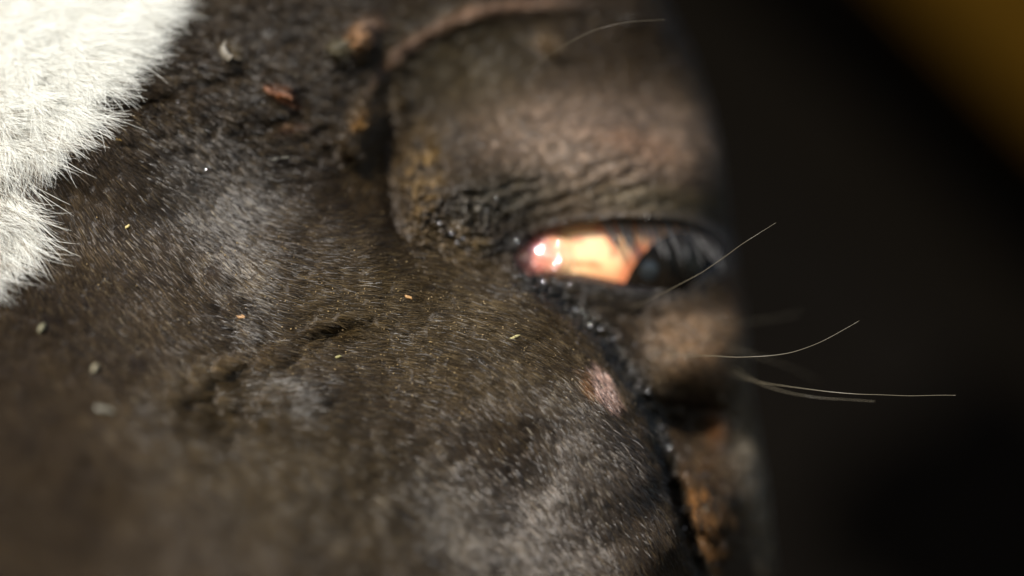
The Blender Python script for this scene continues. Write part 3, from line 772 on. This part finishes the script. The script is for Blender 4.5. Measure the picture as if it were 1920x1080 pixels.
# ------------------------------------------------------------ bits of hay, bark and chaff caught in the coat
def matc(name, c, rough=.5):
    m, nt, b = principled(name, Roughness=rough); n = coordnoise(nt, 900, 4)
    r = nt.nodes.new('ShaderNodeValToRGB'); r.color_ramp.elements[0].color = (*[k * .6 for k in c], 1); r.color_ramp.elements[1].color = (*[min(k * 1.25, .9) for k in c], 1)
    nt.links.new(n.outputs['Fac'], r.inputs[0]); nt.links.new(r.outputs[0], b.inputs['Base Color']); return m
def flake(name, x, y, ln, wd, ang, c, lift=.7, th=.25, curl=.0, label=None, cat='hay', group=None, seed=0):
    """a curled splinter: closed thin body, ln x wd (px at its place)"""
    z = float(depth(np.array([float(x)]), np.array([float(y)]))[0]) - lift
    s = K * (D + z / 1000) / D
    nU, nV = 14, 10
    r2 = np.random.default_rng(seed + int(x))
    _, du, dv, nrm = frame_at(np.array([float(x)]), np.array([float(y)]))
    du, dv, nrm = du[0] / np.linalg.norm(du[0]), dv[0], nrm[0]
    dv = dv - du * (dv @ du); dv /= np.linalg.norm(dv)
    a = math.radians(ang); T = du * math.cos(a) + dv * math.sin(a); B = np.cross(nrm, T)
    u = np.linspace(-1, 1, nU); P = np.zeros((nU, nV, 3))
    for i, uu in enumerate(u):
        ww = wd / 2 * s * max(.08, (1 - abs(uu) ** 3)) * (1 + .25 * r2.standard_normal() * .4)
        for j in range(nV):
            p = 2 * math.pi * j / nV
            P[i, j] = T * uu * ln / 2 * s + B * (ww * math.cos(p)) + nrm * (th / 1000 * math.sin(p) + curl * s * ln * (uu * uu - .5)) + B * s * wd * .3 * math.sin(uu * 2)
    P += .16 * wd * s * np.stack([noise(P[..., 0] * 2200 + q * 9, P[..., 2] * 2200, 700 + seed + q) for q in range(3)], -1)
    cen = world(x, y, z)
    o = grid_mesh(name, P, matc(name, c), None, cyclic=True, caps=True); o.location = tuple(cen)
    o['label'] = label; o['category'] = cat
    if group: o['group'] = group
    return o
G = 'bits of hay caught in the coat'
flake('hay_bit', 965, 632, 24, 5, -12, (.42, .36, .16), label='short straw-coloured stalk on the cheek below the inner eye corner', group=G)
flake('hay_bit', 766, 557, 15, 7, 50, (.38, .21, .08), label='small orange flake on the cheek left of the eye corner', group=G)
flake('hay_bit', 452, 594, 17, 8, 30, (.40, .22, .09), label='orange chip lying at the head of the cheek fold', group=G)
flake('hay_bit', 239, 425, 8, 7, 10, (.48, .38, .15), label='yellow speck beside the lower edge of the blaze', group=G)
flake('hay_bit', 222, 262, 16, 7, 30, (.60, .38, .10), label='ochre sliver at the edge of the white blaze', group=G)
flake('hay_bit', 634, 669, 12, 5, 5, (.26, .23, .09), label='yellowish seed on the coat just under the cheek fold', group=G)
flake('hay_bit', 515, 298, 56, 3, -8, (.10, .095, .07), label='long pale hair-thin stalk across the upper cheek', group=G)
flake('hay_bit', 178, 690, 16, 15, 0, (.28, .24, .15), lift=1.5, th=.6, label='blurred pale crumb, larger one in the lower left', group=G)
flake('hay_bit', 78, 615, 15, 18, 0, (.18, .16, .09), lift=1.5, th=.6, label='blurred dull crumb under the end of the blaze', group=G)
flake('hay_bit', 195, 768, 34, 16, 40, (.14, .125, .09), lift=1.5, th=.5, label='blurred grey crumb, lowest one in the lower left', group=G)
flake('scab', 520, 176, 56, 15, 38, (.14, .06, .028), lift=.5, th=.7, curl=.05, label='orange-brown dry scab on the upper cheek', cat='scab')
flake('bark_chip', 424, 98, 42, 12, -65, (.13, .11, .08), lift=1.6, th=1.0, curl=.2, label='pale curled chip above the orange scab', cat='chip')

# chaff dust: countless tiny specks
n = 2200
x = rng.normal(800, 260, n); y = 620 + (x - 800) * .22 + rng.normal(0, 95, n)
ok = (x > 150) & (x < edge(y) - 20) & (bare(x, y) < .5); x, y = x[ok], y[ok]
p, du, dv, nr = frame_at(x, y)
vs = []; fs = []
for i in range(len(x)):
    c = p[i] + nr[i] * (.0002 + .0007 * rng.random()); a = rng.random() * 6.28; u = du[i] / np.linalg.norm(du[i]); v = dv[i] / np.linalg.norm(dv[i])
    T = u * math.cos(a) + v * math.sin(a); B = np.cross(nr[i], T); l = (.8 + 1.9 * rng.random() ** 4) * 1e-4; w_ = l * (.3 + .4 * rng.random()); k0 = len(vs)
    for q in ((T * l), (B * w_), (-T * l), (-B * w_), (nr[i] * w_ * .8), (-nr[i] * w_ * .8)): vs.append(c + q)
    for (i0, i1) in ((0, 1), (1, 2), (2, 3), (3, 0)): fs += [(k0 + i0, k0 + i1, k0 + 4), (k0 + i1, k0 + i0, k0 + 5)]
me = bpy.data.meshes.new('chaff'); me.from_pydata([tuple(q) for q in vs], [], fs); me.materials.append(matc('chaff', (.26, .18, .08), .5))
o = add_object('chaff', me); o['kind'] = 'stuff'; o['label'] = 'fine golden chaff dusted over the cheek'; o['category'] = 'chaff'
